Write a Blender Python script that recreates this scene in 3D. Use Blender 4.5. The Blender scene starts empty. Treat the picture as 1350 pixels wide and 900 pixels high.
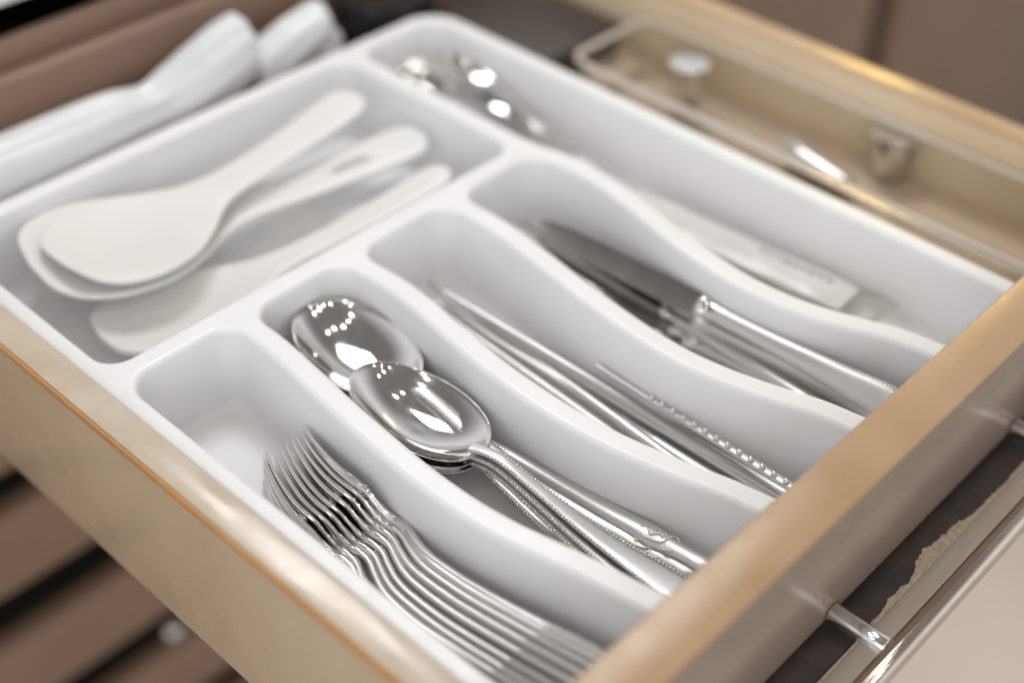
import bpy, bmesh, math, random
import numpy as np
from mathutils import Vector, Matrix, geometry, noise
random.seed(7)
sc = bpy.context.scene
MM = 0.001

# ------------------------------------------------------------------ camera
# axes of the drawer as seen by the lens (rows: drawer x, y, z in lens coordinates)
RW = Matrix(((0.68659482, 0.45670127, -0.56569559),
             (-0.7267541, 0.45295372, -0.51639268),
             (0.02039673, 0.76567413, 0.6429052)))
CAM = Vector((-0.22037, -0.21733, 0.42))
FPX = 1833.2
cd = bpy.data.cameras.new('camera'); cam = bpy.data.objects.new('camera', cd)
sc.collection.objects.link(cam); sc.camera = cam
cam.matrix_world = Matrix.Translation(CAM) @ RW.to_4x4()
cd.sensor_width = 36.0; cd.lens = FPX / 1350.0 * 36.0
cd.clip_start = 0.01; cd.clip_end = 60
cd.dof.use_dof = True; cd.dof.focus_distance = 0.612; cd.dof.aperture_fstop = 2.3
cd.dof.aperture_blades = 9

def P(px, py, z=0.0):
    """point where the ray through a photo pixel meets the height z (all metres)"""
    w = RW @ Vector(((px - 675) / FPX, -(py - 450) / FPX, -1.0))
    return CAM + w * ((CAM.z - z) / -w.z)

# ------------------------------------------------------------------ world and lamps
wd = bpy.data.worlds.new('World'); sc.world = wd; wd.use_nodes = True
bg = wd.node_tree.nodes['Background']
bg.inputs['Strength'].default_value = 1.0
# soft room light: pale walls round about, a dimmer ceiling above
wn = wd.node_tree.nodes; wl = wd.node_tree.links
wt_ = wn.new('ShaderNodeTexCoord'); ws_ = wn.new('ShaderNodeSeparateXYZ'); wr_ = wn.new('ShaderNodeValToRGB')
wl.new(wt_.outputs['Generated'], ws_.inputs[0]); wl.new(ws_.outputs['Z'], wr_.inputs['Fac']); wl.new(wr_.outputs['Color'], bg.inputs['Color'])
wr_.color_ramp.interpolation = 'EASE'
e = wr_.color_ramp.elements; e[0].position = 0.0; e[0].color = (0.52, 0.505, 0.49, 1); e[1].position = 0.80; e[1].color = (0.20, 0.19, 0.185, 1)
e = e.new(0.40); e.color = (0.80, 0.80, 0.80, 1)

def area(name, loc, target, sx, sy, power, col=(1, 1, 1)):
    l = bpy.data.lights.new(name, 'AREA'); l.shape = 'RECTANGLE'; l.size = sx; l.size_y = sy
    l.energy = power; l.color = col
    o = bpy.data.objects.new(name, l); sc.collection.objects.link(o)
    o.location = loc
    o.rotation_euler = (Vector(target) - Vector(loc)).to_track_quat('-Z', 'Y').to_euler()
    return o
area('bright_window', (0.78, 0.92, 1.62), (0.15, 0.15, 0), 0.72, 0.55, 14, (0.98, 0.99, 1.0))
area('side_fill', (-2.3, -1.7, 1.15), (0.2, 0.2, 0), 3.0, 1.8, 31, (0.97, 0.985, 1.0))  # unseen fill panel, added to brighten faces turned left and front
for k in range(10):
    l = bpy.data.lights.new('downlight', 'POINT'); l.energy = 3.0; l.shadow_soft_size = 0.035; l.color = (1, 0.93, 0.84)
    o = bpy.data.objects.new('downlight', l); sc.collection.objects.link(o)
    o.location = (-1.35 + 0.55 * (k % 5), -1.0 + 0.95 * (k // 5) + 0.06 * math.sin(k * 2.1), 1.9)

area('warm_hood_light', (1.80, 0.72, 0.76), (0.5, 0.12, 0), 0.16, 0.10, 2.6, (1, 0.62, 0.14))
sc.view_settings.view_transform = 'Standard'; sc.view_settings.look = 'None'
sc.view_settings.exposure = 0.2; sc.view_settings.gamma = 1.0
sc.view_settings.use_curve_mapping = False
sc.render.engine = 'CYCLES'

# ------------------------------------------------------------------ materials
def new_mat(name):
    m = bpy.data.materials.new(name); m.use_nodes = True
    nt = m.node_tree; return m, nt, nt.nodes['Principled BSDF']

def surf(name, col, rough=0.4, metal=0.0, var=0.06, vscale=20, rvar=0.0, bump=0.0, bscale=200, spec=0.5,
         coat=0.0, stretch=(1, 1, 1), trans=0.0, ior=1.45, col2=None):
    m, nt, b = new_mat(name); N = nt.nodes; L = nt.links
    tc = N.new('ShaderNodeTexCoord'); mp = N.new('ShaderNodeMapping'); mp.inputs['Scale'].default_value = stretch
    L.new(tc.outputs['Object'], mp.inputs['Vector'])
    nz = N.new('ShaderNodeTexNoise'); nz.inputs['Scale'].default_value = vscale; nz.inputs['Detail'].default_value = 5
    nz.inputs['Roughness'].default_value = 0.6
    L.new(mp.outputs[0], nz.inputs['Vector'])
    mx = N.new('ShaderNodeMix'); mx.data_type = 'RGBA'
    c2 = col2 or tuple(max(0, c * (1 - var * 2.5)) for c in col)
    c1 = col if col2 else tuple(min(1, c * (1 + var)) for c in col)
    rp = N.new('ShaderNodeMapRange'); rp.inputs['From Min'].default_value = 0.3; rp.inputs['From Max'].default_value = 0.7
    L.new(nz.outputs['Fac'], rp.inputs['Value'])
    mx.inputs['A'].default_value = (*c1, 1); mx.inputs['B'].default_value = (*c2, 1)
    L.new(rp.outputs[0], mx.inputs['Factor']); L.new(mx.outputs['Result'], b.inputs['Base Color'])
    b.inputs['Metallic'].default_value = metal; b.inputs['Roughness'].default_value = rough
    b.inputs['Specular IOR Level'].default_value = spec; b.inputs['IOR'].default_value = ior
    b.inputs['Coat Weight'].default_value = coat; b.inputs['Coat Roughness'].default_value = 0.12
    b.inputs['Transmission Weight'].default_value = trans
    if rvar:
        n2 = N.new('ShaderNodeTexNoise'); n2.inputs['Scale'].default_value = vscale * 2.3; n2.inputs['Detail'].default_value = 6
        L.new(mp.outputs[0], n2.inputs['Vector'])
        r2 = N.new('ShaderNodeMapRange'); r2.inputs['From Min'].default_value = 0.3; r2.inputs['From Max'].default_value = 0.7
        r2.inputs['To Min'].default_value = max(0.02, rough - rvar); r2.inputs['To Max'].default_value = rough + rvar
        L.new(n2.outputs['Fac'], r2.inputs['Value']); L.new(r2.outputs[0], b.inputs['Roughness'])
    if bump:
        n3 = N.new('ShaderNodeTexNoise'); n3.inputs['Scale'].default_value = bscale; n3.inputs['Detail'].default_value = 4
        L.new(mp.outputs[0], n3.inputs['Vector'])
        bp = N.new('ShaderNodeBump'); bp.inputs['Strength'].default_value = bump; bp.inputs['Distance'].default_value = 0.0006
        L.new(n3.outputs['Fac'], bp.inputs['Height']); L.new(bp.outputs[0], b.inputs['Normal'])
    return m

M = {}
M['plastic'] = surf('tray_white_plastic', (0.80, 0.80, 0.805), 0.36, var=0.012, vscale=30, rvar=0.05, bump=0.05, bscale=700)
M['paddle'] = surf('paddle_white_plastic', (0.75, 0.745, 0.73), 0.33, var=0.01, vscale=25, rvar=0.06, bump=0.05, bscale=900)
M['steel'] = surf('polished_steel', (0.70, 0.685, 0.67), 0.09, 1.0, var=0.03, vscale=60, rvar=0.05, bump=0.03, bscale=400)
M['steel2'] = surf('brushed_steel', (0.68, 0.668, 0.655), 0.38, 1.0, var=0.04, vscale=60, rvar=0.08, bump=0.10, bscale=300, stretch=(0.12, 1, 1))
M['barchrome'] = surf('bar_chrome_tan_reflection', (0.74, 0.66, 0.58), 0.1, 1.0, var=0.03, vscale=40, rvar=0.03)  # tan tint stands in for warm surroundings mirrored in the bar
M['chrome'] = surf('handle_chrome', (0.80, 0.80, 0.80), 0.12, 1.0, var=0.03, vscale=40, rvar=0.04)
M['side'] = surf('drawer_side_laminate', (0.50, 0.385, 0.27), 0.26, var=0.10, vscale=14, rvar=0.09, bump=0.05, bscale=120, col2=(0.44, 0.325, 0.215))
M['top'] = surf('worn_edge_laminate', (0.56, 0.40, 0.235), 0.2, var=0.1, vscale=22, rvar=0.1, bump=0.06, bscale=90, col2=(0.47, 0.31, 0.165))
M['ltop'] = surf('worn_edge_pale_sheen', (0.58, 0.51, 0.43), 0.2, var=0.1, vscale=26, rvar=0.1, bump=0.06, bscale=60, col2=(0.50, 0.40, 0.285))  # smudged edge, base made paler to paint in its reflected sheen
M['ftop'] = surf('front_edge_laminate', (0.46, 0.31, 0.19), 0.3, var=0.1, vscale=16, rvar=0.08, bump=0.05, bscale=90, col2=(0.40, 0.255, 0.135))
M['bead'] = surf('orange_edge_highlight', (0.52, 0.27, 0.10), 0.3, var=0.08)  # orange of the painted highlight along the outer edge
M['rimclear'] = surf('frosted_clear_rim', (0.80, 0.72, 0.64), 0.22, var=0.04, trans=0.6, ior=1.3)
M['front'] = surf('drawer_front_gloss_brown', (0.275, 0.21, 0.172), 0.24, var=0.05, vscale=12, rvar=0.05, bump=0.03, bscale=100)
M['inner'] = surf('drawer_side_laminate_lit', (0.80, 0.67, 0.50), 0.2, var=0.1, vscale=10, rvar=0.1, bump=0.05, bscale=80, col2=(0.70, 0.55, 0.37))  # same laminate as the sides, paler to paint in light on the right wall
M['blade'] = surf('blade_steel_dark_reflection', (0.43, 0.415, 0.40), 0.14, 1.0, var=0.05, vscale=40, rvar=0.06)  # base darkened to stand in for the dark room mirrored in the blades
M['inside'] = surf('drawer_floor_laminate', (0.66, 0.51, 0.38), 0.35, var=0.1, vscale=9, rvar=0.1, stretch=(1, 0.15, 1))
M['brown'] = surf('cabinet_brown', (0.25, 0.158, 0.112), 0.34, var=0.06, vscale=5, rvar=0.05)
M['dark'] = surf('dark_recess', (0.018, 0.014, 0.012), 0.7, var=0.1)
M['grey'] = surf('taupe_laminate', (0.30, 0.245, 0.205), 0.35, var=0.04, vscale=25, rvar=0.05)
M['floor'] = surf('beige_floor', (0.72, 0.645, 0.575), 0.45, var=0.05, vscale=3, rvar=0.05)
M['worktop'] = surf('pale_worktop', (0.75, 0.78, 0.75), 0.3, var=0.04)
M['bag'] = surf('white_plastic_bag', (0.70, 0.705, 0.72), 0.35, var=0.02, vscale=15, bump=0.25, bscale=60)
M['black'] = surf('black_plastic', (0.012, 0.012, 0.014), 0.16, var=0.1)
M['clear'] = surf('clear_acrylic', (0.97, 0.95, 0.93), 0.04, var=0.005, trans=1.0, ior=1.2, spec=0.4)
M['film'] = surf('packet_film', (0.73, 0.705, 0.68), 0.25, var=0.05, vscale=20, bump=0.3, bscale=60)
M['print'] = surf('packet_print', (0.30, 0.29, 0.28), 0.5)
def clear_mat(name, tint, gloss, body, bodycol):
    """thin clear plastic: lets light through, mirrors a little more at a grazing angle, slight milky body"""
    m = bpy.data.materials.new(name); m.use_nodes = True; nt = m.node_tree; N = nt.nodes; L = nt.links
    for q in list(N):
        if q.type != 'OUTPUT_MATERIAL': N.remove(q)
    out = N['Material Output']; tr = N.new('ShaderNodeBsdfTransparent'); tr.inputs['Color'].default_value = (*tint, 1)
    gl = N.new('ShaderNodeBsdfGlossy'); gl.inputs['Roughness'].default_value = 0.06
    nz = N.new('ShaderNodeTexNoise'); nz.inputs['Scale'].default_value = 40
    mr = N.new('ShaderNodeMapRange'); mr.inputs['To Min'].default_value = 0.03; mr.inputs['To Max'].default_value = 0.14
    L.new(nz.outputs['Fac'], mr.inputs['Value']); L.new(mr.outputs[0], gl.inputs['Roughness'])
    df = N.new('ShaderNodeBsdfDiffuse'); df.inputs['Color'].default_value = (*bodycol, 1)
    lw = N.new('ShaderNodeLayerWeight'); lw.inputs['Blend'].default_value = gloss
    m1 = N.new('ShaderNodeMixShader'); m1.inputs['Fac'].default_value = body; L.new(tr.outputs[0], m1.inputs[1]); L.new(df.outputs[0], m1.inputs[2])
    m2 = N.new('ShaderNodeMixShader'); L.new(lw.outputs['Fresnel'], m2.inputs['Fac']); L.new(m1.outputs[0], m2.inputs[1]); L.new(gl.outputs[0], m2.inputs[2])
    L.new(m2.outputs[0], out.inputs['Surface']); return m
M['clear'] = clear_mat('clear_acrylic', (0.97, 0.965, 0.95), 0.12, 0.03, (0.8, 0.75, 0.7))
M['rimclear'] = clear_mat('clear_acrylic_rim', (0.95, 0.93, 0.90), 0.2, 0.5, (0.84, 0.74, 0.65))
M['gap'] = M['dark']

def worn_edge_mat():
    """dark laminate along a board's top edge, chipped to pale chipboard along the outer side"""
    m, nt, b = new_mat('chipped_dark_edge'); N = nt.nodes; L = nt.links
    tc = N.new('ShaderNodeTexCoord')
    n = N.new('ShaderNodeTexNoise'); n.inputs['Scale'].default_value = 90; n.inputs['Detail'].default_value = 6
    L.new(tc.outputs['Object'], n.inputs['Vector'])
    r = N.new('ShaderNodeValToRGB'); r.color_ramp.elements[0].position = 0.35; r.color_ramp.elements[1].position = 0.7
    r.color_ramp.elements[0].color = (0.035, 0.032, 0.033, 1); r.color_ramp.elements[1].color = (0.07, 0.045, 0.035, 1)
    L.new(n.outputs['Fac'], r.inputs['Fac']); L.new(r.outputs['Color'], b.inputs['Base Color'])
    b.inputs['Roughness'].default_value = 0.45
    return m
M['worn'] = worn_edge_mat()
M['chip'] = surf('bare_chipboard', (0.66, 0.57, 0.45), 0.9, var=0.15, vscale=400, bump=0.9, bscale=900, col2=(0.40, 0.30, 0.20))

# ------------------------------------------------------------------ mesh helpers
def link(o, parent=None):
    sc.collection.objects.link(o)
    if parent: o.parent = parent
    return o
def obj(name, verts, faces, mat, parent=None, smooth=True, edge=None):
    me = bpy.data.meshes.new(name); me.from_pydata([tuple(v) for v in verts], [], faces); me.update()
    if smooth:
        me.polygons.foreach_set('use_smooth', [True] * len(me.polygons))
        if edge: me.set_sharp_from_angle(angle=math.radians(edge))
    me.materials.append(M[mat]); o = bpy.data.objects.new(name, me)
    return link(o, parent)
def obj_bm(name, bm, mat, parent=None, smooth=True, edge=None):
    me = bpy.data.meshes.new(name); bmesh.ops.recalc_face_normals(bm, faces=bm.faces[:]); bm.to_mesh(me); bm.free()
    if smooth:
        me.polygons.foreach_set('use_smooth', [True] * len(me.polygons))
        if edge: me.set_sharp_from_angle(angle=math.radians(edge))
    me.materials.append(M[mat]); o = bpy.data.objects.new(name, me)
    return link(o, parent)
def thing(name, label, cat, loc=(0, 0, 0), group=None):
    o = bpy.data.objects.new(name, None); o.empty_display_size = 0.02; link(o); o.location = loc
    return tag(o, label, cat, group)
def tag(o, label, cat, group=None, kind=None):
    if label: o['label'] = label
    if cat: o['category'] = cat
    if group: o['group'] = group
    if kind: o['kind'] = kind
    return o
def copy_tree(o, parent=None):
    c = o.copy(); link(c, parent)
    for ch in list(o.children): copy_tree(ch, c)
    return c
def rbox(name, x0, x1, y0, y1, z0, z1, mat, parent=None, r=1.0, seg=3):
    """rounded box, millimetres"""
    bm = bmesh.new(); bmesh.ops.create_cube(bm, size=1)
    for v in bm.verts:
        v.co = Vector((x0 if v.co.x < 0 else x1, y0 if v.co.y < 0 else y1, z0 if v.co.z < 0 else z1)) * MM
    if r: bmesh.ops.bevel(bm, geom=bm.edges[:], offset=r * MM, segments=seg, profile=0.5, affect='EDGES')
    return obj_bm(name, bm, mat, parent, True, 40)
def loft(rings, cap=True, closed=True):
    """rings: equal-length vertex loops -> verts, faces"""
    V = [p for r in rings for p in r]; n = len(rings[0]); F = []
    for i in range(len(rings) - 1):
        for j in range(n if closed else n - 1):
            a = i * n + j; b = i * n + (j + 1) % n
            F.append((a, b, b + n, a + n))
    if cap:
        F.append(tuple(range(n))[::-1]); F.append(tuple(range(len(V) - n, len(V))))
    return V, F
def interp(tab, x):
    """smooth (Catmull-Rom) interpolation through a table of (x, value)"""
    if x <= tab[0][0]: return tab[0][1]
    if x >= tab[-1][0]: return tab[-1][1]
    for i in range(len(tab) - 1):
        if tab[i][0] <= x <= tab[i + 1][0]: break
    x0, y0 = tab[i]; x1, y1 = tab[i + 1]; h = x1 - x0; t = (x - x0) / h
    def sl(k):
        a = tab[max(k - 1, 0)]; b = tab[min(k + 1, len(tab) - 1)]; return (b[1] - a[1]) / (b[0] - a[0])
    m0, m1 = sl(i) * h, sl(i + 1) * h
    return ((2*t**3 - 3*t*t + 1) * y0 + (t**3 - 2*t*t + t) * m0 + (-2*t**3 + 3*t*t) * y1 + (t**3 - t*t) * m1)
def ribbon(name, s0, s1, n, wid, thk, zf, mat, parent=None, yc=None, k=14, power=2.6, tip0=False, tip1=True, camber=0.0):
    """flat metal bar along x (mm): half width wid(s), half thickness thk(s), height zf(s), side shift yc(s)"""
    rings = []
    for i in range(n + 1):
        s = s0 + (s1 - s0) * i / n
        e = 0.5; dz = (zf(s + e) - zf(s - e)) / (2 * e); L = math.hypot(1, dz); tx, tz = 1 / L, dz / L
        w, t = wid(s), thk(s); y0 = yc(s) if yc else 0; ring = []
        for j in range(k):
            a = 2 * math.pi * j / k; c, q = math.cos(a), math.sin(a)
            yy = math.copysign(abs(c) ** (2 / power), c) * w; zz = math.copysign(abs(q) ** (2 / power), q) * t
            zz -= camber * (yy / max(w, .01)) ** 2
            ring.append(Vector((s - tz * zz, y0 + yy, zf(s) + tx * zz)) * MM)
        rings.append(ring)
    V, F = loft(rings)
    return obj(name, V, F, mat, parent, True, 60)
def beads(name, pts, r, mat, parent, sub=1):
    bm = bmesh.new(); bmesh.ops.create_icosphere(bm, subdivisions=sub, radius=r * MM)
    bv = [v.co.copy() for v in bm.verts]; bf = [tuple(v.index for v in f.verts) for f in bm.faces]; bm.free()
    V, F = [], []
    for p in pts:
        o = len(V); V += [b + Vector(p) * MM for b in bv]; F += [tuple(i + o for i in f) for f in bf]
    return obj(name, V, F, mat, parent)
def frame(o, tip, end, up=(0, 0, 1), roll=0.0):
    """local +x runs from tip to end, local z close to up"""
    x = (Vector(end) - Vector(tip)).normalized(); z = Vector(up) - x * x.dot(Vector(up)); z.normalize()
    z.rotate(Matrix.Rotation(math.radians(roll), 3, x)); y = z.cross(x)
    m = Matrix((x, y, z)).transposed().to_4x4(); m.translation = Vector(tip); o.matrix_world = m
    o.matrix_basis = m

# ------------------------------------------------------------------ room: floor
f = rbox('floor', -4000, 6000, -4000, 5000, -830, -800, 'floor', r=0); tag(f, None, None, kind='structure')

# ------------------------------------------------------------------ cabinet behind the drawer
cab = thing('kitchen_cabinet', 'brown kitchen cabinet with closed drawer fronts and dark gaps behind the open drawer', 'cabinet', (0.25, 0.5, -0.8))
def cpart(name, x0, x1, y0, y1, z0, z1, mat, r=1.5, parent=None):
    o = rbox(name, x0, x1, y0, y1, z0, z1, mat, None, r); o.parent = parent or cab
    o.matrix_parent_inverse = Matrix.Translation((-0.25, -0.5, 0.8)) if parent is None else Matrix.Identity(4)
    return o
YC = 492
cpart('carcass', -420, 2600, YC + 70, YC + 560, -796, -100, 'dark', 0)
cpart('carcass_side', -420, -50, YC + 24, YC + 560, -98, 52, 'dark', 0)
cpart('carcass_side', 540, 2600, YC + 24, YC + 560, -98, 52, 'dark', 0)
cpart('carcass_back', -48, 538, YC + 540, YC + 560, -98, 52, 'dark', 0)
cpart('worktop', -420, 2600, YC - 12, YC + 580, 54, 94, 'worktop', 4)
zs = [(-275, -112), (-385, -312), (-510, -437), (-630, -560), (-780, -675)]
for z0, z1 in zs:
    cpart('drawer_front', -420, 560, YC, YC + 20, z0, z1, 'brown', 3)
cpart('drawer_front', -420, -42, YC, YC + 20, -100, 40, 'brown', 3)
for x0, x1 in ((584, 1176), (1226, 1800), (1822, 2500)):
    cpart('door', x0, x1, YC, YC + 20, -780, 40, 'brown', 3)
k = cpart('knob', 126, 142, YC - 16, YC - 1, -530, -514, 'chrome', 6)

# ------------------------------------------------------------------ the open drawer
dr = thing('open_drawer', 'open tan laminate drawer with brown glossy front and chrome bar handle', 'drawer', (0.22, 0.2, -0.097))
DI = Matrix.Translation((-0.22, -0.2, 0.097))
def dpart(o, parent=None):
    o.parent = parent or dr; o.matrix_parent_inverse = DI if parent is None else Matrix.Identity(4); return o
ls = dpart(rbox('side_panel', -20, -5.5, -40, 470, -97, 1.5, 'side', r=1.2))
o = rbox('edge_strip', -20.0, -5.2, -40, 470, 1.5, 3.2, 'ltop', r=0.8); o.parent = ls
o = rbox('edge_highlight', -21.6, -20.05, -40, 470, -1.2, 2.9, 'bead', r=0.7); o.parent = ls  # thin strip added as a painted highlight on the outer edge
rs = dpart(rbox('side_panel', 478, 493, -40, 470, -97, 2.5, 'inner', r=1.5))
o = rbox('edge_strip', 477.6, 493.5, -40, 470, 2.5, 4.4, 'top', r=0.9); o.parent = rs
fr = dpart(rbox('front_panel', -21.5, 495, -61, -40.5, -55, 25, 'front', r=3.5, seg=5))
o = rbox('edge_strip', -21.8, 495.3, -63.5, -39.8, 25, 27.5, 'ftop', r=1.1); o.parent = fr
bk = dpart(rbox('back_panel', -5, 477.5, 455, 470, -95, 26, 'brown', r=4, seg=4))
o = rbox('stop_strip', -5, 477.5, 470.5, 480, 20, 40, 'brown', r=2.5); o.parent = bk
dpart(rbox('bottom_panel', -5.3, 477.5, -40, 454.5, -56, -46.5, 'inside', r=0))
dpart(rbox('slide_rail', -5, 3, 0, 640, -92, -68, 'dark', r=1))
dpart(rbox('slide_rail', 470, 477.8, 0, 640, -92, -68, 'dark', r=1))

def tube(name, a, b, r, mat, parent=None, n=28, ch=0.8):
    a, b = Vector(a), Vector(b); x = (b - a).normalized(); y = x.orthogonal().normalized(); z = x.cross(y); L = (b - a).length
    rings = []
    for s, q in ((0, r - ch), (ch * .3, r - ch * .3), (ch, r), (L - ch, r), (L - ch * .3, r - ch * .3), (L, r - ch)):
        rings.append([(a + x * s + (y * math.cos(2*math.pi*j/n) + z * math.sin(2*math.pi*j/n)) * q) * MM for j in range(n)])
    V, F = loft(rings); return obj(name, V, F, mat, parent, True, 50)
hb = dpart(tube('handle_bar', (106, -93.5, -49), (420, -93.5, -49), 5.4, 'barchrome'))
for hx in (158, 320):
    o = tube('handle_post', (hx, -89, -49), (hx, -61.2, -49), 4.6, 'chrome'); o.parent = hb

# the lower drawer whose worn top edge shows under the front
ld = thing('lower_drawer', 'lower drawer with chipped dark top edge and taupe face below the glossy front', 'drawer', (0.22, 0.2, -0.16))
LI = Matrix.Translation((-0.22, -0.2, 0.16))
def lpart(o):
    o.parent = ld; o.matrix_parent_inverse = LI; return o
lf = lpart(rbox('front_panel', -22, 495, -76, -55, -118, -59, 'grey', r=0.8))
lpart(rbox('side_panel', 40, 54, -54, 470, -135, -104, 'inside', r=1))
lpart(rbox('side_panel', 430, 444, -54, 470, -135, -104, 'inside', r=1))
lpart(rbox('bottom_panel', 54.5, 429.5, -54, 470, -133, -127, 'inside', r=0))
o = rbox('edge_band', -22, 495, -74.6, -55, -59, -57.4, 'worn', r=0.4); o.parent = lf
# chipped strip of bare board along the outer side of that edge: uneven outline with real thickness
V, F = [], []
n = 900
def chipw(x):
    a = 0.8 + 1.5 * noise.noise(Vector((x * .05, 3, 0))) + 0.9 * noise.noise(Vector((x * .21, 7, 0))) + 0.5 * noise.noise(Vector((x * .8, 1, 0)))
    for c, w, h in ((224, 15, 5.6), (246, 12, 2.2), (190, 9, 1.2)):
        a += h * math.exp(-((x - c) / w) ** 2) * (1 + .35 * noise.noise(Vector((x * .3, 5, 2))))
    if x < 172: a *= max(0, 1 - (172 - x) / 8)
    return max(0.0, a)
for i in range(n + 1):
    x = 120 + 320 * i / n; w = chipw(x); y1 = -75.4 + w
    hz = 0.25 * noise.noise(Vector((x * .9, 9, 0)))
    V += [Vector((x, -75.8, -58.9)) * MM, Vector((x, -75.6, -57.4)) * MM, Vector((x, -75.4 + w * .5, -56.85 + hz * .6)) * MM,
          Vector((x, y1, -56.95 + hz * .5)) * MM, Vector((x, y1 + .02, -58.9)) * MM]
for i in range(n):
    for j in range(4): a = i * 5 + j; F.append((a, a + 5, a + 6, a + 1))
o = obj('chipped_board', V, F, 'chip', lf, False); tag(o, 'bare pale chipboard where the dark edge broke away', None)

# ------------------------------------------------------------------ cutlery tray
TRAY_Z = 0.0
tray = thing('cutlery_tray', 'white plastic cutlery tray with wavy dividers in the open drawer', 'cutlery tray', (0.178, 0.178, -0.046))
TI = Matrix.Translation((-0.178, -0.178, 0.046))
D1 = [(-36, 77), (-28, 75.3), (2, 70.5), (24, 65.8), (43, 62), (63, 60), (86, 59.8), (102, 60.6), (141, 64), (174, 68), (200, 70.6), (222, 70.5), (231, 70)]
D2 = [(-36, 149), (-26, 147.3), (-9, 144.5), (12, 138.8), (43, 132.6), (67, 130.3), (91, 130.2), (115, 131.6), (144, 135.6), (170, 139.6), (194, 141.4), (217, 140), (231, 139)]
D3 = [(-36, 218), (-28, 217), (-8, 213.6), (7, 208.6), (31, 202), (56, 198.2), (80, 198.6), (105, 201), (133, 205), (164, 210), (187, 212.8), (217, 213), (231, 212)]
D4 = [(-36, 288), (-25, 286.5), (-6, 283.2), (10, 277), (35, 269), (62, 265.4), (86, 266.5), (113, 270.4), (133, 275), (156, 280.6), (188, 285.4), (213, 284), (228, 280.5), (245, 279.4)]
HW = 3.3
def side_pts(fn, y0, y1, n=60):
    return [Vector((fn(y0 + (y1 - y0) * i / n), y0 + (y1 - y0) * i / n)) for i in range(n + 1)]
def trim(poly, r0, r1):
    """cut length r from both ends of a polyline"""
    def cut(p, r):
        p = p[:]; L = 0
        while len(p) > 2:
            d = (p[1] - p[0]).length
            if L + d >= r: break
            L += d; p.pop(0)
        t = (r - L) / max((p[1] - p[0]).length, 1e-9); p[0] = p[0].lerp(p[1], min(t, 1)); return p
    return cut(cut(poly, r0)[::-1], r1)[::-1]
def outline(sides, r, nseg=12):
    out = []
    rs_ = r if isinstance(r, (list, tuple)) else [r] * len(sides)   # rs_[i]: corner at the end of side i
    tr = [trim(s, rs_[i - 1], rs_[i]) for i, s in enumerate(sides)]
    for i, s in enumerate(sides):
        out += tr[i]
        a = tr[i][-1]; c = s[-1]; b = tr[(i + 1) % len(sides)][0]
        p1 = a.lerp(c, 0.56); p2 = b.lerp(c, 0.56)
        for q in range(1, nseg):
            t = q / nseg; u = 1 - t
            out.append(a * u**3 + p1 * 3*u*u*t + p2 * 3*u*t*t + b * t**3)
    # even spacing
    L = [0]
    for i in range(len(out)): L.append(L[-1] + (out[(i + 1) % len(out)] - out[i]).length)
    n = int(L[-1] / 1.6); res = []; j = 0
    for i in range(n):
        d = L[-1] * i / n
        while L[j + 1] < d: j += 1
        res.append(out[j].lerp(out[(j + 1) % len(out)], (d - L[j]) / max(L[j + 1] - L[j], 1e-9)))
    return res
def offset(pts, d):
    n = len(pts); out = []
    for i in range(n):
        t = (pts[(i + 2) % n] - pts[i - 2]).normalized(); out.append(pts[i] + Vector((-t.y, t.x)) * d)
    return out
def seg(x0, y0, x1, y1, n=40): return [Vector((x0 + (x1 - x0) * i / n, y0 + (y1 - y0) * i / n)) for i in range(n + 1)]
def comp_outline(lf, rf, y0, y1, r=(10.8, 16, 16, 10.8)):
    return outline([seg(lf(y0), y0, rf(y0), y0), side_pts(rf, y0, y1), seg(rf(y1), y1, lf(y1), y1), side_pts(lf, y0, y1)[::-1]], r)
C = lambda v: (lambda y: v)
def dv(tab, s): return lambda y: interp(tab, y) + s
Y0, YM, YB = -36, 231, 383
comps = [comp_outline(C(2.5), dv(D1, -HW), Y0, YM - HW),
         comp_outline(dv(D1, HW), dv(D2, -HW), Y0, YM - HW),
         comp_outline(dv(D2, HW), dv(D3, -HW), Y0, YM - HW),
         comp_outline(dv(D3, HW), dv(D4, -HW), Y0, YM - HW),
         comp_outline(C(2.5), C(279.4 - HW), YM + HW, YB, 16),
         comp_outline(dv(D4, HW), C(353), Y0, YB)]
prof = [(0, 0), (.7, -.05), (1.4, -.25), (2.1, -.7), (2.7, -1.4), (3.15, -2.4), (3.4, -3.6), (4.2, -12), (5.2, -22), (6.2, -33), (6.7, -39.2), (6.9, -40.6), (7.3, -41.7), (8.0, -42.4), (9.0, -42.7), (9.7, -42.7), (10.5, -42.7)]
def tpart(o): o.parent = tray; o.matrix_parent_inverse = TI; return o
for c in comps:
    rings = [[Vector((p.x, p.y, z)) * MM for p in offset(c, d)] for d, z in prof]
    V, F = loft(rings, cap=False); n = len(c); F.append(tuple(range(len(V) - n, len(V))))
    o = obj('compartment', V, F, 'plastic', None, True); tpart(o)
outer = outline([seg(-4.8, -39.5, 361, -39.5), seg(361, -39.5, 361, 391), seg(361, 391, -4.8, 391), seg(-4.8, 391, -4.8, -39.5)], (8, 26, 26, 8))
outer = outer  # counter-clockwise
pts = list(outer); edges = []; k0 = 0
for loop in [outer] + comps:
    if loop is not outer: pts += loop
    n = len(loop); edges += [(k0 + i, k0 + (i + 1) % n) for i in range(n)]; k0 += n
vo, eo, fo, _, _, _ = geometry.delaunay_2d_cdt(pts, edges, [], 1, 1e-6)
def inside(p, poly):
    c = False; j = len(poly) - 1
    for i in range(len(poly)):
        a, b = poly[i], poly[j]
        if (a.y > p.y) != (b.y > p.y) and p.x < (b.x - a.x) * (p.y - a.y) / (b.y - a.y) + a.x: c = not c
        j = i
    return c
F = []
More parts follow.
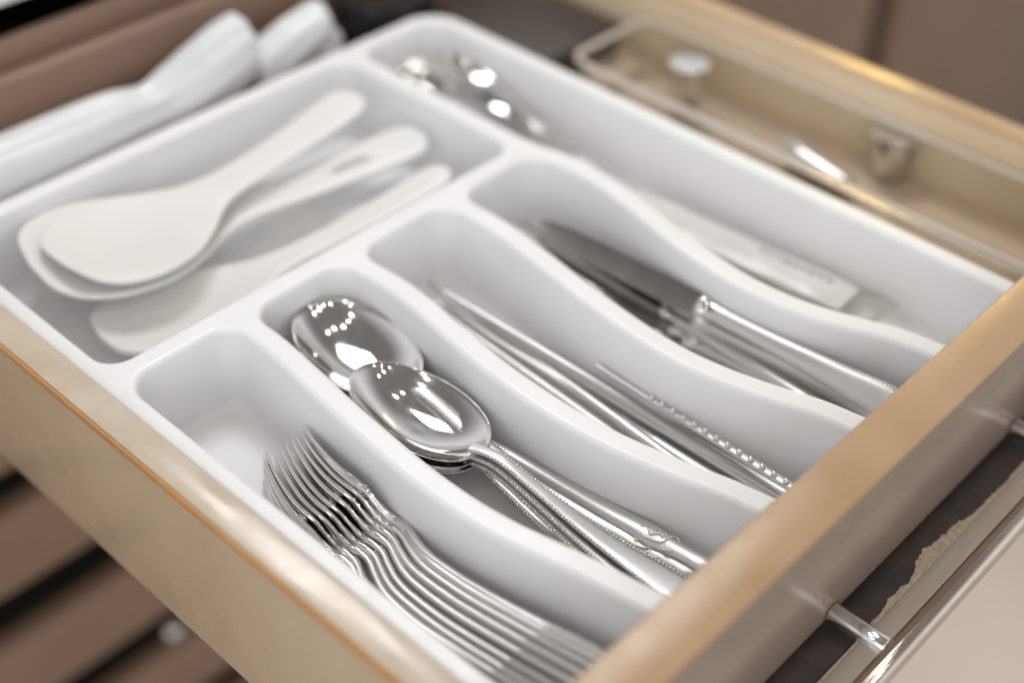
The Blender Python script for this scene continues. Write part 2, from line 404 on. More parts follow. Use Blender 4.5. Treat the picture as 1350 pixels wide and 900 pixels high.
for t in fo:
    ctr = (vo[t[0]] + vo[t[1]] + vo[t[2]]) / 3
    if inside(ctr, outer) and not any(inside(ctr, c) for c in comps): F.append(tuple(t))
V = [Vector((v.x, v.y, 0)) * MM for v in vo]
# rolled outer lip and outer wall
lip = [(0, 0), (-.8, -.08), (-1.6, -.4), (-2.2, -1.0), (-2.6, -1.9), (-2.7, -3), (-2.7, -9), (-1.2, -9.2), (3, -9.4), (3.6, -11), (6, -45.6)]
lip = [(d + 2.7, z) for d, z in lip]
n = len(outer)
base = len(V)
inner0 = offset(outer, 2.7)
# replace the plain outer boundary by the lip loft: move boundary verts inwards
for i, v in enumerate(vo[:]):
    pass
rings = [[Vector((p.x, p.y, z)) * MM for p in offset(outer, d)] for d, z in lip]
near = {}
for i in range(n):
    key = min(range(len(vo)), key=lambda q: (vo[q] - outer[i]).length_squared); V[key] = rings[0][i].copy()
LV, LF = loft(rings, cap=False)
LF = [f[::-1] for f in LF]
F2 = [f if (V[f[1]] - V[f[0]]).cross(V[f[2]] - V[f[0]]).z > 0 else f[::-1] for f in F]
o = obj('rim', V + LV, F2 + [tuple(i + base for i in f) for f in LF], 'plastic', None, True)
bm = bmesh.new(); bm.from_mesh(o.data); bmesh.ops.remove_doubles(bm, verts=bm.verts[:], dist=1e-6); bm.to_mesh(o.data); bm.free()
tpart(o)

# ------------------------------------------------------------------ keep things inside their compartment
_ys = np.arange(-80, 420, 1.0)
_pz = np.array([z for d, z in prof][::-1]); _pd = np.array([d for d, z in prof][::-1])
WALLS = [[np.array([f(y) for y in _ys]) for f in pair] for pair in
         ((C(2.5), dv(D1, -HW)), (dv(D1, HW), dv(D2, -HW)), (dv(D2, HW), dv(D3, -HW)), (dv(D3, HW), dv(D4, -HW)), (C(2.5), C(279.4 - HW)), (dv(D4, HW), C(353)))]
def settle(o, ci, shift=True):
    """nudge a thing so that it lies between the walls and on the floor of compartment ci"""
    pts = []
    def walk(c, m):
        mw = m @ c.matrix_basis
        if c.type == 'MESH':
            a = np.empty(len(c.data.vertices) * 3); c.data.vertices.foreach_get('co', a); a = a.reshape(-1, 3)
            a = a[::max(1, len(a) // 300)]; mm_ = np.array(mw); pts.append(a @ mm_[:3, :3].T + mm_[:3, 3])
        for k in c.children: walk(k, mw)
    walk(o, Matrix.Identity(4))
    p = np.concatenate(pts) * 1000; p[:, 2] += max(0, -42.5 - p[:, 2].min()); dz = max(0, -42.5 - (np.concatenate(pts)[:, 2] * 1000).min())
    off = np.interp(p[:, 2], _pz, _pd); off = np.where(p[:, 2] > 0, -50, off)
    ya, yb = (YM + HW, YB) if ci == 4 else (Y0, YB if ci == 5 else YM - HW)
    dy = max(0, float((ya + off - p[:, 1]).max())); dy -= max(0, float((p[:, 1] + dy - (yb - off)).max())); p[:, 1] += dy
    ctr = p.mean(0); best = None
    for th in np.radians(np.arange(-6, 6.1, .5)):
        c, s_ = math.cos(th), math.sin(th)
        x = ctr[0] + (p[:, 0] - ctr[0]) * c - (p[:, 1] - ctr[1]) * s_; y = ctr[1] + (p[:, 0] - ctr[0]) * s_ + (p[:, 1] - ctr[1]) * c
        L = np.interp(y, _ys, WALLS[ci][0]) + off; R_ = np.interp(y, _ys, WALLS[ci][1]) - off
        lo = float((L - x).max()); hi = float((R_ - x).min())        # allowed shift range lo..hi
        dx = 0 if lo <= 0 <= hi else (lo if lo > 0 else hi)
        if lo > hi: dx = (lo + hi) / 2
        cost = dx * dx + (math.degrees(th) * 2.0) ** 2 + 40 * max(0, lo - hi) ** 2
        if best is None or cost < best[0]: best = (cost, th, dx)
    _, th, dx = best; cv = Vector(ctr) * MM
    T = Matrix.Translation(Vector((dx * MM, dy * MM, dz * MM)))
    # turning about the centre (already moved by dy, dz)
    c0 = cv - Vector((0, dy * MM, dz * MM))
    o.matrix_basis = T @ Matrix.Translation(c0) @ Matrix.Rotation(th, 4, 'Z') @ Matrix.Translation(-c0) @ o.matrix_basis

# ------------------------------------------------------------------ forks
FZ = [(-5, 17), (0, 14.5), (10, 9.6), (20, 5.8), (32, 2.4), (44, .9), (54, 1.4), (62, 3.6), (68, 5.0), (74, 4.4), (82, .6), (90, -2.6), (100, -4.2), (120, -4.6), (145, -2.8), (170, -.8), (190, .6), (205, 1.2)]
fz = lambda s: interp(FZ, s)
HWID = [(60, 3.2), (75, 2.6), (95, 2.7), (120, 3.6), (150, 5.4), (167, 7.0), (178, 7.8), (184, 7.0), (188, 4.6), (190, .8)]
def make_handle(parent, zf, s0, s1=190, scale=1.0, bead=True, ht=1.15, mat='steel2', wt=HWID, camber=0.0):
    w = lambda s: interp(wt, s) * scale
    h = ribbon('handle', s0, s1, 70, w, lambda s: ht * (1 if s < s1 - 3 else max(.3, (s1 - s) / 3)), zf, mat, parent, camber=camber)
    if bead:
        pts = []
        s = s0 + 12
        while s < s1 - 3:
            for q in (-1, 1): pts.append((s, q * (w(s) - .15), zf(s) + ht * .72))
            s += 1.75
        beads('beading', pts, .72, 'steel', h)
    return h
def make_fork():
    t = thing('fork', 'silver table fork nested on its edge in the front corner compartment', 'fork', group='forks nested on edge')
    make_handle(t, fz, 60, ht=1.4)
    hw = [(40, 10.8), (46, 11.2), (52, 10.2), (58, 6.6), (63, 3.8), (68, 3.0)]
    ribbon('head', 41, 68, 22, lambda s: interp(hw, s), lambda s: 1.05 + (.25 if s > 58 else 0), fz, 'steel', t, k=18)
    for q in (-1.5, -.5, .5, 1.5):
        ribbon('tine', 0, 46, 22, lambda s: interp([(0, .5), (3, 1.05), (20, 1.45), (46, 1.9)], s), lambda s: interp([(0, .4), (6, .85), (46, 1.05)], s),
               fz, 'steel', t, yc=lambda s, q=q: q * interp([(0, 5.6), (46, 6.0)], s), k=10)
    return t
fork0 = make_fork()
NF = 12
for i in range(NF):
    t = fork0 if i == 0 else copy_tree(fork0)
    if i == 0: t['label'] = 'outermost silver fork of the nested row, its back to the drawer side'
    elif i == NF - 1: t['label'] = 'last silver fork of the nested row, against the wavy divider'
    else: t['label'] = 'silver table fork standing on edge inside the nested row of forks'
    jx = random.uniform(-.35, .35); jy = random.uniform(-4, 4)
    hx = 14.0 + 2.75 * i + jx; ex = 8.0 + 4.75 * i + random.uniform(-.5, .5)
    if i >= 6: hx += .5; ex += .8
    y0 = 163 - 0.5 * i + jy
    z = -29.8 + 0.65 * i + random.uniform(-.5, .5); ze = -32.5 + 0.55 * i + random.uniform(-.8, .8)
    lean = random.uniform(-4, 4) + 6 + 1.2 * i
    frame(t, (hx * MM, y0 * MM, z * MM), (ex * MM, (y0 - 200) * MM, ze * MM), (math.cos(math.radians(lean)), 0, -math.sin(math.radians(lean)))); settle(t, 0)

# ------------------------------------------------------------------ spoons
def bowl(parent, L=74, W=50, D=12.5, zr=0.0, mat='steel', t=0.9):
    """egg-shaped bowl, tip at x=0, heel at x=L"""
    K, Rn = 64, 18; top, bot = [], []
    def ol(a):
        x = L / 2 - L / 2 * math.cos(a); u = x / L
        w = W / 2 * (math.sin(a) ** 0.92 if math.sin(a) > 0 else -((-math.sin(a)) ** 0.92)) * (0.90 + 0.16 * u)
        return x, w
    cx = L * .52
    def pt(r, a, dz):
        x, w = ol(a); X = cx + (x - cx) * r; Yv = w * r
        z = -D * (1 - r ** 2.3) * (1 - .12 * (1 - r)) + zr
        return Vector((X, Yv, z + dz)) * MM
    V = [pt(0, 0, 0)]; F = []
    rr = [i / Rn for i in range(1, Rn + 1)]
    seq = [(r, 0) for r in rr] + [(1.012, -t * .25), (1.012, -t * .75), (1.0, -t)] + [(r, -t) for r in rr[::-1][1:]]
    for r, dz in seq: V += [pt(r, 2 * math.pi * j / K, dz) for j in range(K)]
    for j in range(K): F.append((0, 1 + j, 1 + (j + 1) % K))
    for i in range(len(seq) - 1):
        for j in range(K):
            a = 1 + i * K + j; b = 1 + i * K + (j + 1) % K; F.append((a, a + K, b + K, b))
    V.append(pt(0, 0, -t)); e = len(V) - 1; l = 1 + (len(seq) - 1) * K
    for j in range(K): F.append((e, l + (j + 1) % K, l + j))
    return obj('bowl', V, F, mat, parent)
SZ = [(60, .4), (66, .2), (70, .6), (76, 2.6), (84, 4.2), (92, 4.0), (105, 2.6), (130, .4), (150, 0), (175, 1.2), (200, 3.4)]
def make_spoon(label, group, ornate=False, L=74, W=50):
    t = thing('spoon', label, 'spoon', group=group)
    bowl(t, L, W, 8 if ornate else 12.5)
    zf = lambda s: interp(SZ, s)
    if not ornate:
        wt = [(64, 5.5), (70, 4.2), (78, 3.1), (95, 2.9), (120, 3.7), (150, 5.6), (167, 7.2), (178, 8.0), (184, 7.2), (188, 4.8), (190, .8)]
        make_handle(t, zf, L - 4, wt=wt, ht=1.25)
    else:
        wt = [(64, 4.5), (74, 3.4), (90, 3.2), (120, 4.0), (150, 5.2), (166, 5.9), (172, 6.2), (180, 5.0), (190, 4.2), (196, 4.4), (199, 3.4), (200, 1.2)]
        zz = lambda s: interp([(60, .4), (70, .8), (78, 2.4), (90, 3), (120, 2), (150, 1.6), (200, 2)], s)
        h = ribbon('handle', L - 4, 200, 80, lambda s: interp(wt, s), lambda s: interp([(64, 1.2), (90, 2.0), (150, 2.7), (168, 3.2), (176, 2.6), (200, 2.0)], s), zz, 'steel2', t, k=18, power=2.0)
        # raised scroll crest
        pts = []
        for a in range(40):
            u = a / 39 * 2 * math.pi; pts.append((171 + 7.5 * math.cos(u), 3.6 * math.sin(u), zz(171) + 2.4 + .35 * math.cos(u)))
        for a in range(22):
            u = a / 21; pts.append((166 + 10 * u, 1.4 * math.sin(u * 9), zz(171) + 3.1))
        for q in (-1, 1):
            for a in range(14):
                u = a / 13 * 1.5 * math.pi; pts.append((181 + 2.4 * math.cos(u), q * (2.6 + 1.6 * math.sin(u)), zz(181) + 1.9))
        beads('crest', pts, .62, 'steel', h)
    return t
# ornate handled ones, lowest
orn = [((553, 512, -.033), (944, 727, -.029)), ((540, 532, -.036), (922, 745, -.032)), ((536, 552, -.037), (903, 760, -.035))]
src = None
for i, (a, b) in enumerate(orn):
    lab = ('crested handle spoon lying against the divider beside the chopsticks', 'crested handle spoon lying between two other crested spoons', 'crested handle spoon lying next to the beaded spoon handles')[i]
    t = make_spoon(lab, 'spoons with crested handles', True, 62, 30) if src is None else copy_tree(src); src = src or t; t['label'] = lab
    A = P(*a); B = P(*b); e = B + (B - A).normalized() * .004; tip = e - (e - A).normalized() * .2
    frame(t, tip, e, (0, 0, 1), (4, -3, 2)[i]); settle(t, 1)
srcb = make_spoon('beaded handle spoon whose open bowl is overlapped by the stacked spoons', 'beaded spoons at the back')
def put(t, a, b, roll=0, pitch=0):
    A = P(*a); B = P(*b); frame(t, A, B, (0, 0, 1), roll)
backs = [((414, 396, -.0135), (842, 742, -.037), 2), ((409, 402, -.0172), (815, 735, -.0375), 3), ((404, 408, -.0208), (795, 738, -.038), 3)]
for i, (a, b, r) in enumerate(backs):
    t = srcb if i == 0 else copy_tree(srcb)
    put(t, a, b, r); settle(t, 1)
    if i: t['label'] = ('', 'beaded spoon nested under the overlapped open bowl, second in that stack', 'beaded spoon at the bottom of the stack under the overlapped open bowl')[i]
tops = [((474, 484, -.0075), (905, 790, -.029), -7), ((476, 490, -.0112), (862, 780, -.0305), -6), ((478, 496, -.0148), (835, 776, -.032), -5)]
for i, (a, b, r) in enumerate(tops):
    t = copy_tree(srcb); put(t, a, b, r); settle(t, 1)
    t['label'] = ('topmost beaded spoon with bright open bowl, on the stack of spoons', 'beaded spoon in the middle of the stack, under the topmost spoon', 'lowest beaded spoon of the stack under the topmost spoon')[i]; t['group'] = 'beaded spoons stacked on top'

# ------------------------------------------------------------------ chopsticks
def make_chop(label, group=None, bead=False):
    t = thing('chopstick', label, 'chopstick', group=group)
    w = lambda s: interp([(0, 1.3), (100, 2.2), (225, 3.4)], s)
    ribbon('shaft', 0, 150, 30, w, w, lambda s: 0, 'steel2', t, k=16, power=2.3)
    g = ribbon('grip', 149, 225, 20, lambda s: w(s) + .12, lambda s: w(s) + .12, lambda s: 0, 'steel2', t, k=16, power=3.2)
    return t
ch = [((588, 392, -.036), (1040, 668, -.037)), ((596, 378, -.031), (1064, 652, -.036)), ((575, 398, -.039), (1020, 684, -.039)),
      ((566, 372, -.038), (1000, 690, -.039)), ((618, 398, -.035), (1066, 664, -.036)), ((600, 425, -.039), (985, 700, -.039))]
src = None
for a, b in ch:
    t = make_chop('slim steel chopstick lying in the compartment between spoons and knives', 'steel chopsticks') if src is None else copy_tree(src); src = src or t
    A, B = P(*a), P(*b); frame(t, A, B, (0, 0, 1), random.uniform(-20, 20)); settle(t, 2)
t = thing('beaded_handle_utensil', 'slim steel utensil with a row of round beads along its handle, beside the chopsticks', 'utensil')
A, B = P(800, 476, -.026), P(1062, 642, -.026)
frame(t, A, B)
LB = (B - A).length * 1000
h = ribbon('handle', 0, LB + 10, 24, lambda s: interp([(0, 1.2), (60, 2.2), (200, 3.2)], s), lambda s: 1.3, lambda s: 0, 'steel2', t, k=12)
pa, pb = (P(868, 520, -.024) - A).length * 1000, (P(1045, 630, -.024) - A).length * 1000
beads('beading', [(pa + (pb - pa) * i / 12, -0.4, 1.9) for i in range(14)], 1.55, 'chrome', h, 2)
settle(t, 2)

# ------------------------------------------------------------------ knives
def make_knife(label, group, serr=False):
    t = thing('table_knife', label, 'knife', group=group)
    K = 60; rows = []
    for i in range(K + 1):
        s = 108 * i / K
        up = interp([(0, 1.0), (8, 3.6), (30, 5.6), (80, 6.2), (108, 6.0)], s)
        dn = -interp([(0, .5), (10, 4.0), (40, 6.6), (80, 7.2), (100, 6.6), (108, 4.6)], s)
        if serr and 18 < s < 88: dn += .9 * abs(math.sin(s * .55))
        rows.append([Vector((s, up, .7)), Vector((s, up, -.7)), Vector((s, (up + dn) / 2, -.65)), Vector((s, dn, -.12)), Vector((s, dn, .12)), Vector((s, (up + dn) / 2, .65))])
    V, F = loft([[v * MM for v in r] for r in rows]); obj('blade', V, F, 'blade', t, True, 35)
    cl = ribbon('collar', 106, 118, 12, lambda s: interp([(106, 5.2), (109, 6.4), (113, 5.0), (118, 4.6)], s), lambda s: interp([(106, 2.2), (109, 4.2), (113, 3.2), (118, 3.0)], s), lambda s: 0, 'steel', t, k=16, power=2.2)
    w = lambda s: interp([(116, 4.4), (150, 5.0), (190, 7.0), (212, 8.6), (219, 8.0), (223, 5.6), (225, 1.5)], s)
    th = lambda s: interp([(116, 3.0), (170, 3.3), (212, 3.6), (221, 2.6), (225, 1)], s)
    h = ribbon('handle', 116, 225, 44, w, th, lambda s: 0, 'steel2', t, k=18, power=2.4)
    pts = []; s = 124.0
    while s < 222:
        for q in (-1, 1): pts.append((s, q * w(s) * .80, th(s) * .80))
        s += 1.9
    beads('beading', pts, .7, 'steel', h)
    return t
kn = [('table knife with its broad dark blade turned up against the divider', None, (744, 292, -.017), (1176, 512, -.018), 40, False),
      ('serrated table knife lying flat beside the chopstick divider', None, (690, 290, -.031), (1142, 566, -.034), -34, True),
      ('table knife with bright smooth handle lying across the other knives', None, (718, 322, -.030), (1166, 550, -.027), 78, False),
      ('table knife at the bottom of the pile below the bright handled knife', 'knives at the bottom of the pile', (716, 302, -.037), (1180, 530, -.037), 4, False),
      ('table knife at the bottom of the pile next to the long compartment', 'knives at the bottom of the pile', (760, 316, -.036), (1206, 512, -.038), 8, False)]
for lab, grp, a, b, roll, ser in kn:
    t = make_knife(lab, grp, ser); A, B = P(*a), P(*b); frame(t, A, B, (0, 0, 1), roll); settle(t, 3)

# ------------------------------------------------------------------ rice paddles
def slab(name, ol, zf, th, mat, parent, hole=None, r=1.2):
    """flat plate with rounded edge from an outline (mm) lifted by zf(x, y); optional hole outline"""
    rings = []
    for d, z in ((r, th), (r * .45, th - r * .15), (r * .1, th - r * .5), (0, th - r), (0, r), (r * .1, r * .5), (r * .45, r * .15), (r, 0)):
        rings.append([Vector((p.x, p.y, z)) for p in offset(ol, d)])
    V, F = loft(rings, cap=False); n = len(ol)
    def capz(loop_pts, z, flip):
        pts = [Vector((p.x, p.y)) for p in loop_pts]; ed = [(i, (i + 1) % len(pts)) for i in range(len(pts))]; k0 = len(pts)
        if hole: pts = pts + hole; ed += [(k0 + i, k0 + (i + 1) % len(hole)) for i in range(len(hole))]
        # inner points so that the plate can bend
        xs = [p.x for p in loop_pts]; ys = [p.y for p in loop_pts]; gx = min(xs)
        while gx < max(xs):
            gy = min(ys)
            while gy < max(ys):
                q = Vector((gx, gy))
                if inside(q, loop_pts) and not (hole and inside(q, hole)) and min((q - p).length for p in loop_pts) > 2.5 and not (hole and min((q - p).length for p in hole) < 1.5): pts.append(q)
                gy += 5
            gx += 5
        vo, eo, fo, _, _, _ = geometry.delaunay_2d_cdt(pts, ed, [], 1, 1e-6)
        b = len(V); V.extend(Vector((v.x, v.y, z)) for v in vo)
        for t in fo:
            c = (vo[t[0]] + vo[t[1]] + vo[t[2]]) / 3
            if hole and inside(c, hole): continue
            F.append(tuple(i + b for i in (t if not flip else t[::-1])))
    capz(offset(ol, r), th, False); capz(offset(ol, r), 0, True)
    if hole:
        b = len(V); m = len(hole); V.extend(Vector((p.x, p.y, th)) for p in hole); V.extend(Vector((p.x, p.y, 0)) for p in hole)
        for i in range(m): F.append((b + i, b + (i + 1) % m, b + m + (i + 1) % m, b + m + i))
    V = [Vector((v.x, v.y, v.z + zf(v.x, v.y))) * MM for v in V]
    o = obj(name, V, F, mat, parent, True, 50)
    bm = bmesh.new(); bm.from_mesh(o.data); bmesh.ops.remove_doubles(bm, verts=bm.verts[:], dist=2e-6); bmesh.ops.recalc_face_normals(bm, faces=bm.faces[:]); bm.to_mesh(o.data); bm.free()
    return o
def paddle_outline(tab, n=70):
    x0, x1 = tab[0][0], tab[-1][0]; up = []
    for i in range(n + 1):
        u = .5 - .5 * math.cos(math.pi * i / n); x = x0 + (x1 - x0) * u; up.append(Vector((x, max(.05, interp(tab, x)))))
    pts = [Vector((p.x, -p.y)) for p in up] + up[::-1]
    L = [0]
    for i in range(len(pts)): L.append(L[-1] + (pts[(i + 1) % len(pts)] - pts[i]).length)
    m = int(L[-1] / 2.2); res = []; j = 0
    for i in range(m):
        d = L[-1] * i / m
        while L[j + 1] < d: j += 1
        res.append(pts[j].lerp(pts[(j + 1) % len(pts)], (d - L[j]) / max(L[j + 1] - L[j], 1e-9)))
    return res
def obj_bm2(name, bc, parent, body):
    bm, cut = bc
    bmesh.ops.delete(bm, geom=[f for f in bm.faces if f.calc_center_median().x <= cut], context='FACES')
    me = bpy.data.meshes.new(name); bm.to_mesh(me); bm.free(); me.materials.append(M['paddle'])
    return link(bpy.data.objects.new(name, me), parent)
def make_paddle(label, L=215, W=35, hole=False, dish=4.0, bend=8.0):
    t = thing('rice_paddle', label, 'rice paddle')
    k = L / 215
    bt = [(0, 0.5), (1.5 * k, W * .40), (5 * k, W * .64), (14 * k, W * .86), (32 * k, W), (55 * k, W * .93), (75 * k, W * .68), (92 * k, W * .42), (104 * k, W * .33)]
    ht = [(98 * k, W * .37), (104 * k, W * .33), (120 * k, W * .295), (160 * k, W * .31), (195 * k, W * .35), (207 * k, W * .33), (212 * k, W * .24), (214.3 * k, W * .12), (215 * k, .5)]
    def zf(x, y):
        z = bend * ((x / L - .45) ** 2) * 4 - bend
        if x < 100 * k: z -= dish * math.sin(math.pi * min(1, x / (100 * k))) * (1 - min(1, (y / W) ** 2))
        return z
    ho = None
    if hole:
        ho = [Vector(((170 + 11 * math.cos(a)) * k, 3.6 * math.sin(a))) for a in [2 * math.pi * i / 28 for i in range(28)]]
    body = slab('blade', paddle_outline(bt[:-1] + ht[1:]), zf, 3.8, 'paddle', t, ho, 1.6)
    bm = bmesh.new(); bm.from_mesh(body.data); cut = 100 * k * MM
    bmesh.ops.bisect_plane(bm, geom=bm.verts[:] + bm.edges[:] + bm.faces[:], plane_co=(cut, 0, 0), plane_no=(1, 0, 0))
    b2 = bm.copy()
    bmesh.ops.delete(bm, geom=[f for f in bm.faces if f.calc_center_median().x > cut], context='FACES'); bm.to_mesh(body.data); bm.free()
    obj_bm2('handle', [b2, cut], t, body)
    return t
pads = [('largest white rice paddle, its round blade lying over the other paddles', 214, 40, False, (84, 350, -.002), (438, 150, -.003), 0),
        ('white rice paddle with an oval hanging hole in its handle, under the largest', 240, 43, True, (32, 345, -.009), (508, 194, -.018), 3),
        ('white rice paddle lying alone along the divider beside the spoons', 215, 29, False, (130, 444, -.026), (545, 252, -.015), 0)]
for lab, L, W, ho, a, b, roll in pads:
    t = make_paddle(lab, L, W, ho); A, B = P(*a), P(*b); frame(t, A, B, (0, 0, 1), roll); settle(t, 4)

# ------------------------------------------------------------------ right compartment: spoons at the back and a wrapped packet
for i, (a, b, roll, lab) in enumerate([((512, 82, -.022), (760, 190, -.036), 25, 'small steel spoon with its bowl propped up in the far end of the long compartment'),
                            ((585, 70, -.006), (800, 230, -.038), -20, 'small steel spoon leaning across another at the far end of the long compartment'),
                            ((640, 120, -.026), (830, 240, -.038), 150, 'overturned small steel spoon at the far end of the long compartment')]):
    t = copy_tree(srcb); t['label'] = lab; del t['group']; t.name = 'small_spoon'; put(t, a, b, roll); t.matrix_basis = t.matrix_basis @ Matrix.Scale(.6, 4); settle(t, 5)

pk = thing('wrapped_packet', 'flat beige wrapped packet with clear crimped end in the long compartment', 'packet')
A, B = P(826, 262, -.036), P(1120, 395, -.034); frame(pk, A, B)
LP = (B - A).length * 1000
def pillow(name, L, W, T, mat, parent, n=60, k=24, x0=0, seed=0, crimp=8):
    rings = []
    for i in range(n + 1):
        s = L * i / n; e = min(s, L - s); t = T * min(1, (max(e - crimp * .4, 0) / 16)) ** .6 + .35
        w = W * (1 - .06 * min(1, max(0, 1 - e / 12)))
        ring = []
        for j in range(k):
            a = 2 * math.pi * j / k; c, q = math.cos(a), math.sin(a)
            y = c * w; z = math.copysign(abs(q) ** .8, q) * t
            z += .9 * noise.noise(Vector((s * .06 + seed, y * .12, q))) * (1 if q > 0 else .3)
            ring.append(Vector((x0 + s, y, z)) * MM)
        rings.append(ring)
    V, F = loft(rings); return obj(name, V, F, mat, parent, True, 60)
b_ = pillow('wrapper', LP, 13, 2.4, 'film', pk)
pillow('clear_end', 26, 15, 2.8, 'clear', pk, n=24, x0=LP - 4, seed=5)
for i in range(9):
    x = LP * .60 + i * 5.2
    o = rbox('printed_mark', x, x + 3.4, 3 + (i % 3) * .5, 6.2, 2.5, 2.95, 'print', b_, r=0)

# ------------------------------------------------------------------ clear tray beside the white one, with small steel things
ct = thing('clear_tray', 'clear acrylic tray with thin rim between the white tray and drawer side', 'tray', (0.43, 0.14, -0.046))
CI = Matrix.Translation((-0.43, -0.14, 0.046))
def cp(o): o.parent = ct; o.matrix_parent_inverse = CI; return o
x0, x1, y0, y1 = 392, 472, -36, 300
ol = outline([seg(x0, y0, x1, y0), seg(x1, y0, x1, y1), seg(x1, y1, x0, y1), seg(x0, y1, x0, y0)], 12)
rings = [[Vector((p.x, p.y, z)) * MM for p in offset(ol, d)] for d, z in
         [(8, -46.2), (5.5, -45.6), (4.4, -44), (2.6, -20), (2.2, -16), (0, -15.8), (-.4, -15), (0, -14.2), (3.0, -14.2), (3.8, -15), (4.2, -20), (6, -43), (7, -44.4), (9, -44.8)]]
V, F = loft(rings, cap=True); cp(obj('box', V, F, 'clear', None, True, 45))
cr = outline([seg(x0, y0, x1, y0), seg(x1, y0, x1, y1), seg(x1, y1, x0, y1), seg(x0, y1, x0, y0)], 12)
rings = [[Vector((p.x, p.y, z)) * MM for p in offset(cr, d)] for d, z in [(-.6, -14), (-.9, -12.8), (-.4, -11.8), (1.5, -11.6), (3.4, -11.8), (3.9, -12.8), (3.6, -14), (-.6, -14)]]
V, F = loft(rings, cap=False); cp(obj('rim', V, F, 'rimclear', None, True, 60))
def lathe(name, prof, mat, parent=None, n=40):
    rings = [[Vector((r * math.cos(2*math.pi*j/n), r * math.sin(2*math.pi*j/n), z)) * MM for j in range(n)] for r, z in prof]
    V, F = loft(rings); return obj(name, V, F, mat, parent, True, 50)
for lab, px, py, rr, hh in (('small polished steel cup in the clear tray, farther from the drawer front', 905, 116, 12, 32),
                            ('small polished steel cup in the clear tray, nearer the drawer front', 1178, 200, 15, 28)):
    q = P(px, py, -.03)
    t = thing('steel_cup', lab, 'cup', (q.x, q.y, -.0445))
    lathe('cup_body', [(rr * .62, 0), (rr * .75, .6), (rr * .8, 2), (rr * .92, hh * .6), (rr, hh), (rr * .97, hh), (rr * .88, hh * .6), (rr * .7, 2.6), (rr * .4, 2.2)], 'steel', t)
    lathe('cup_rim', [(rr * .97, hh - .6), (rr * 1.06, hh - .4), (rr * 1.1, hh + .2), (rr * 1.06, hh + .8), (rr * .97, hh + .6)], 'steel', t)
t = thing('steel_barrel_clip', 'shiny steel barrel with ringed end lying in the clear tray', 'clip')
A, B = P(1040, 196, -.036), P(1118, 248, -.038); frame(t, A, B); LB = (B - A).length * 1000
ribbon('barrel', 4, LB, 20, lambda s: interp([(4, 5), (8, 6.2), (LB - 4, 6.4), (LB, 5.4)], s), lambda s: interp([(4, 5), (8, 6.2), (LB - 4, 6.4), (LB, 5.4)], s), lambda s: 0, 'steel2', t, k=24, power=2)
pts = [(0, 6 * math.cos(a), 6 * math.sin(a)) for a in [i * math.pi / 7 for i in range(14)]]
beads('ring_end', [(2 + 1.5 * math.sin(i), y, z) for i, (x, y, z) in enumerate(pts)], 2.2, 'steel', t, 2)

# ------------------------------------------------------------------ black lid and white bags behind the tray
t = thing('black_bowl', 'glossy black oval bowl behind the white tray corner', 'bowl', (0.352, 0.425, -.0463))
b_ = lathe('shell', [(16, 0), (22, .6), (25, 6), (26.5, 20), (27.5, 49), (27, 50), (25.8, 49), (24.6, 20), (22, 7), (14, 4)], 'black', t, 64); b_.scale = (1.32, 1, 1)
b_ = lathe('rolled_rim', [(26.6, 48.5), (28.5, 48.6), (29.6, 50.5), (28.5, 52.4), (26.6, 52)], 'black', t, 64); b_.scale = (1.3, 1, 1)

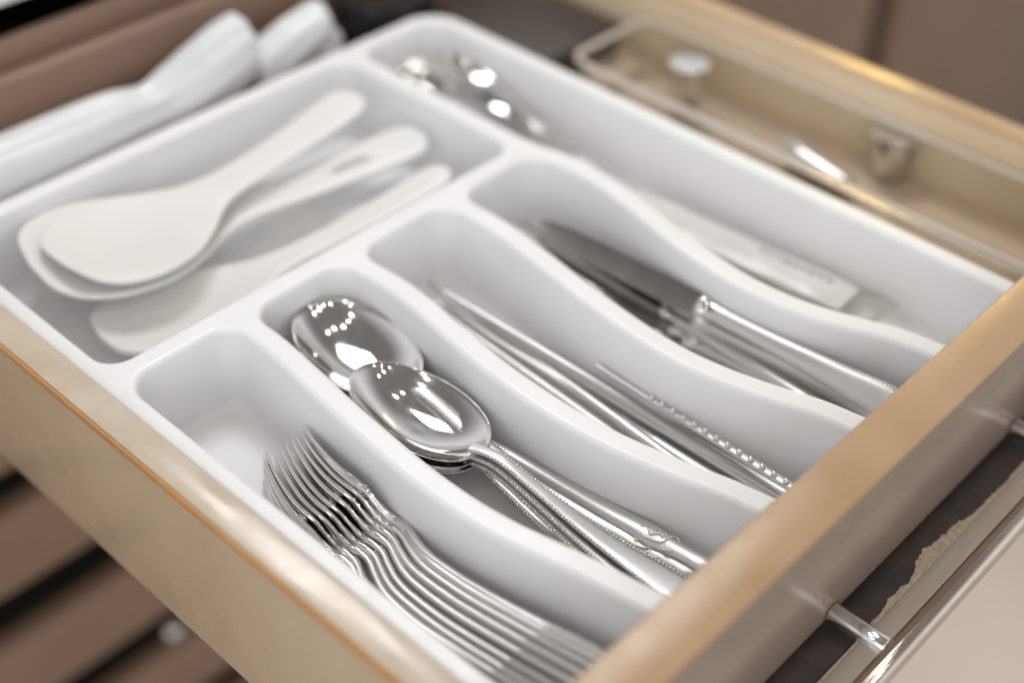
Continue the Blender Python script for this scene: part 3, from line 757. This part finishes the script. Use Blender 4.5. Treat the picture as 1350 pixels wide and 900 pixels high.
t = thing('dark_patch_box', 'dark brown flat box added for the dark patch in the rear corner of the drawer', 'box', (0.43, 0.37, -.0463))
M['dark_patch'] = surf('dark_patch_brown', (0.055, 0.042, 0.036), 0.4, var=0.1)  # box added to stand for the dark patch in this corner
b_ = rbox('box_body', -38, 38, -52, 52, 0.2, 16, 'dark_patch', t, r=2); rbox('lid', -39.5, 39.5, -53.5, 53.5, 16.2, 23, 'dark_patch', t, r=2.5)
def bag(name, label, path, mat='bag', seed=0, k=36, n=70):
    """crumpled tube along a path of (x, y, z, half width, half height) mm"""
    t = thing(name, label, 'bag', (path[0][0] * MM, path[0][1] * MM, -.0463))
    tabs = [[(i / (len(path) - 1), p[c]) for i, p in enumerate(path)] for c in range(5)]
    rings = []
    for i in range(n + 1):
        u = i / n; x, y, z, w, h = [interp(tb, u) for tb in tabs]
        x2, y2 = interp(tabs[0], min(1, u + .01)), interp(tabs[1], min(1, u + .01)); x1_, y1_ = interp(tabs[0], max(0, u - .01)), interp(tabs[1], max(0, u - .01))
        d = Vector((x2 - x1_, y2 - y1_)).normalized(); nrm = Vector((-d.y, d.x)); ring = []
        for j in range(k):
            a = 2 * math.pi * j / k
            wr = 1 + .22 * noise.noise(Vector((math.cos(a) * 2.6, math.sin(a) * 2.6, u * 2.2 + seed))) - .16 * abs(noise.noise(Vector((math.cos(a) * 4, math.sin(a) * 4, u * 1.5 + seed + 9)))) + .05 * noise.noise(Vector((math.cos(a) * 7, math.sin(a) * 7, u * 5 + seed)))
            c, s = math.cos(a) * w * wr, math.sin(a) * h * wr
            ring.append(Vector((x + nrm.x * c - path[0][0], y + nrm.y * c - path[0][1], max(z + s, -45.8) + 46.3)) * MM)
        rings.append(ring)
    V, F = loft(rings); obj('bag_body', V, F, mat, t, True)
    return t
bag('plastic_bag', 'folded white plastic bag with a tied neck behind the white tray', [(-2, 422, -16, 20, 24), (40, 424, -14, 22, 26), (90, 424, -14, 22, 26), (135, 424, -13, 20, 24), (158, 423, -12, 16, 19), (178, 424, -8, 18, 20), (205, 424, 0, 19, 22), (228, 424, 8, 18, 20), (232, 424, 9, 15, 16)], seed=1)
bag('plastic_bag', 'small rolled white plastic bag with an open end behind the white tray', [(236, 424, -18, 14, 20), (250, 424, -12, 14, 18), (270, 425, -4, 14, 16), (290, 425, 2, 13, 14), (294, 425, 3, 10, 11)], seed=4)
bag('plastic_bag', 'low flat fold of white plastic behind the tray next to the black bowl', [(286, 430, -30, 12, 14), (294, 430, -24, 13, 14), (302, 430, -20, 12, 12), (309, 430, -19, 9, 9)], seed=8)
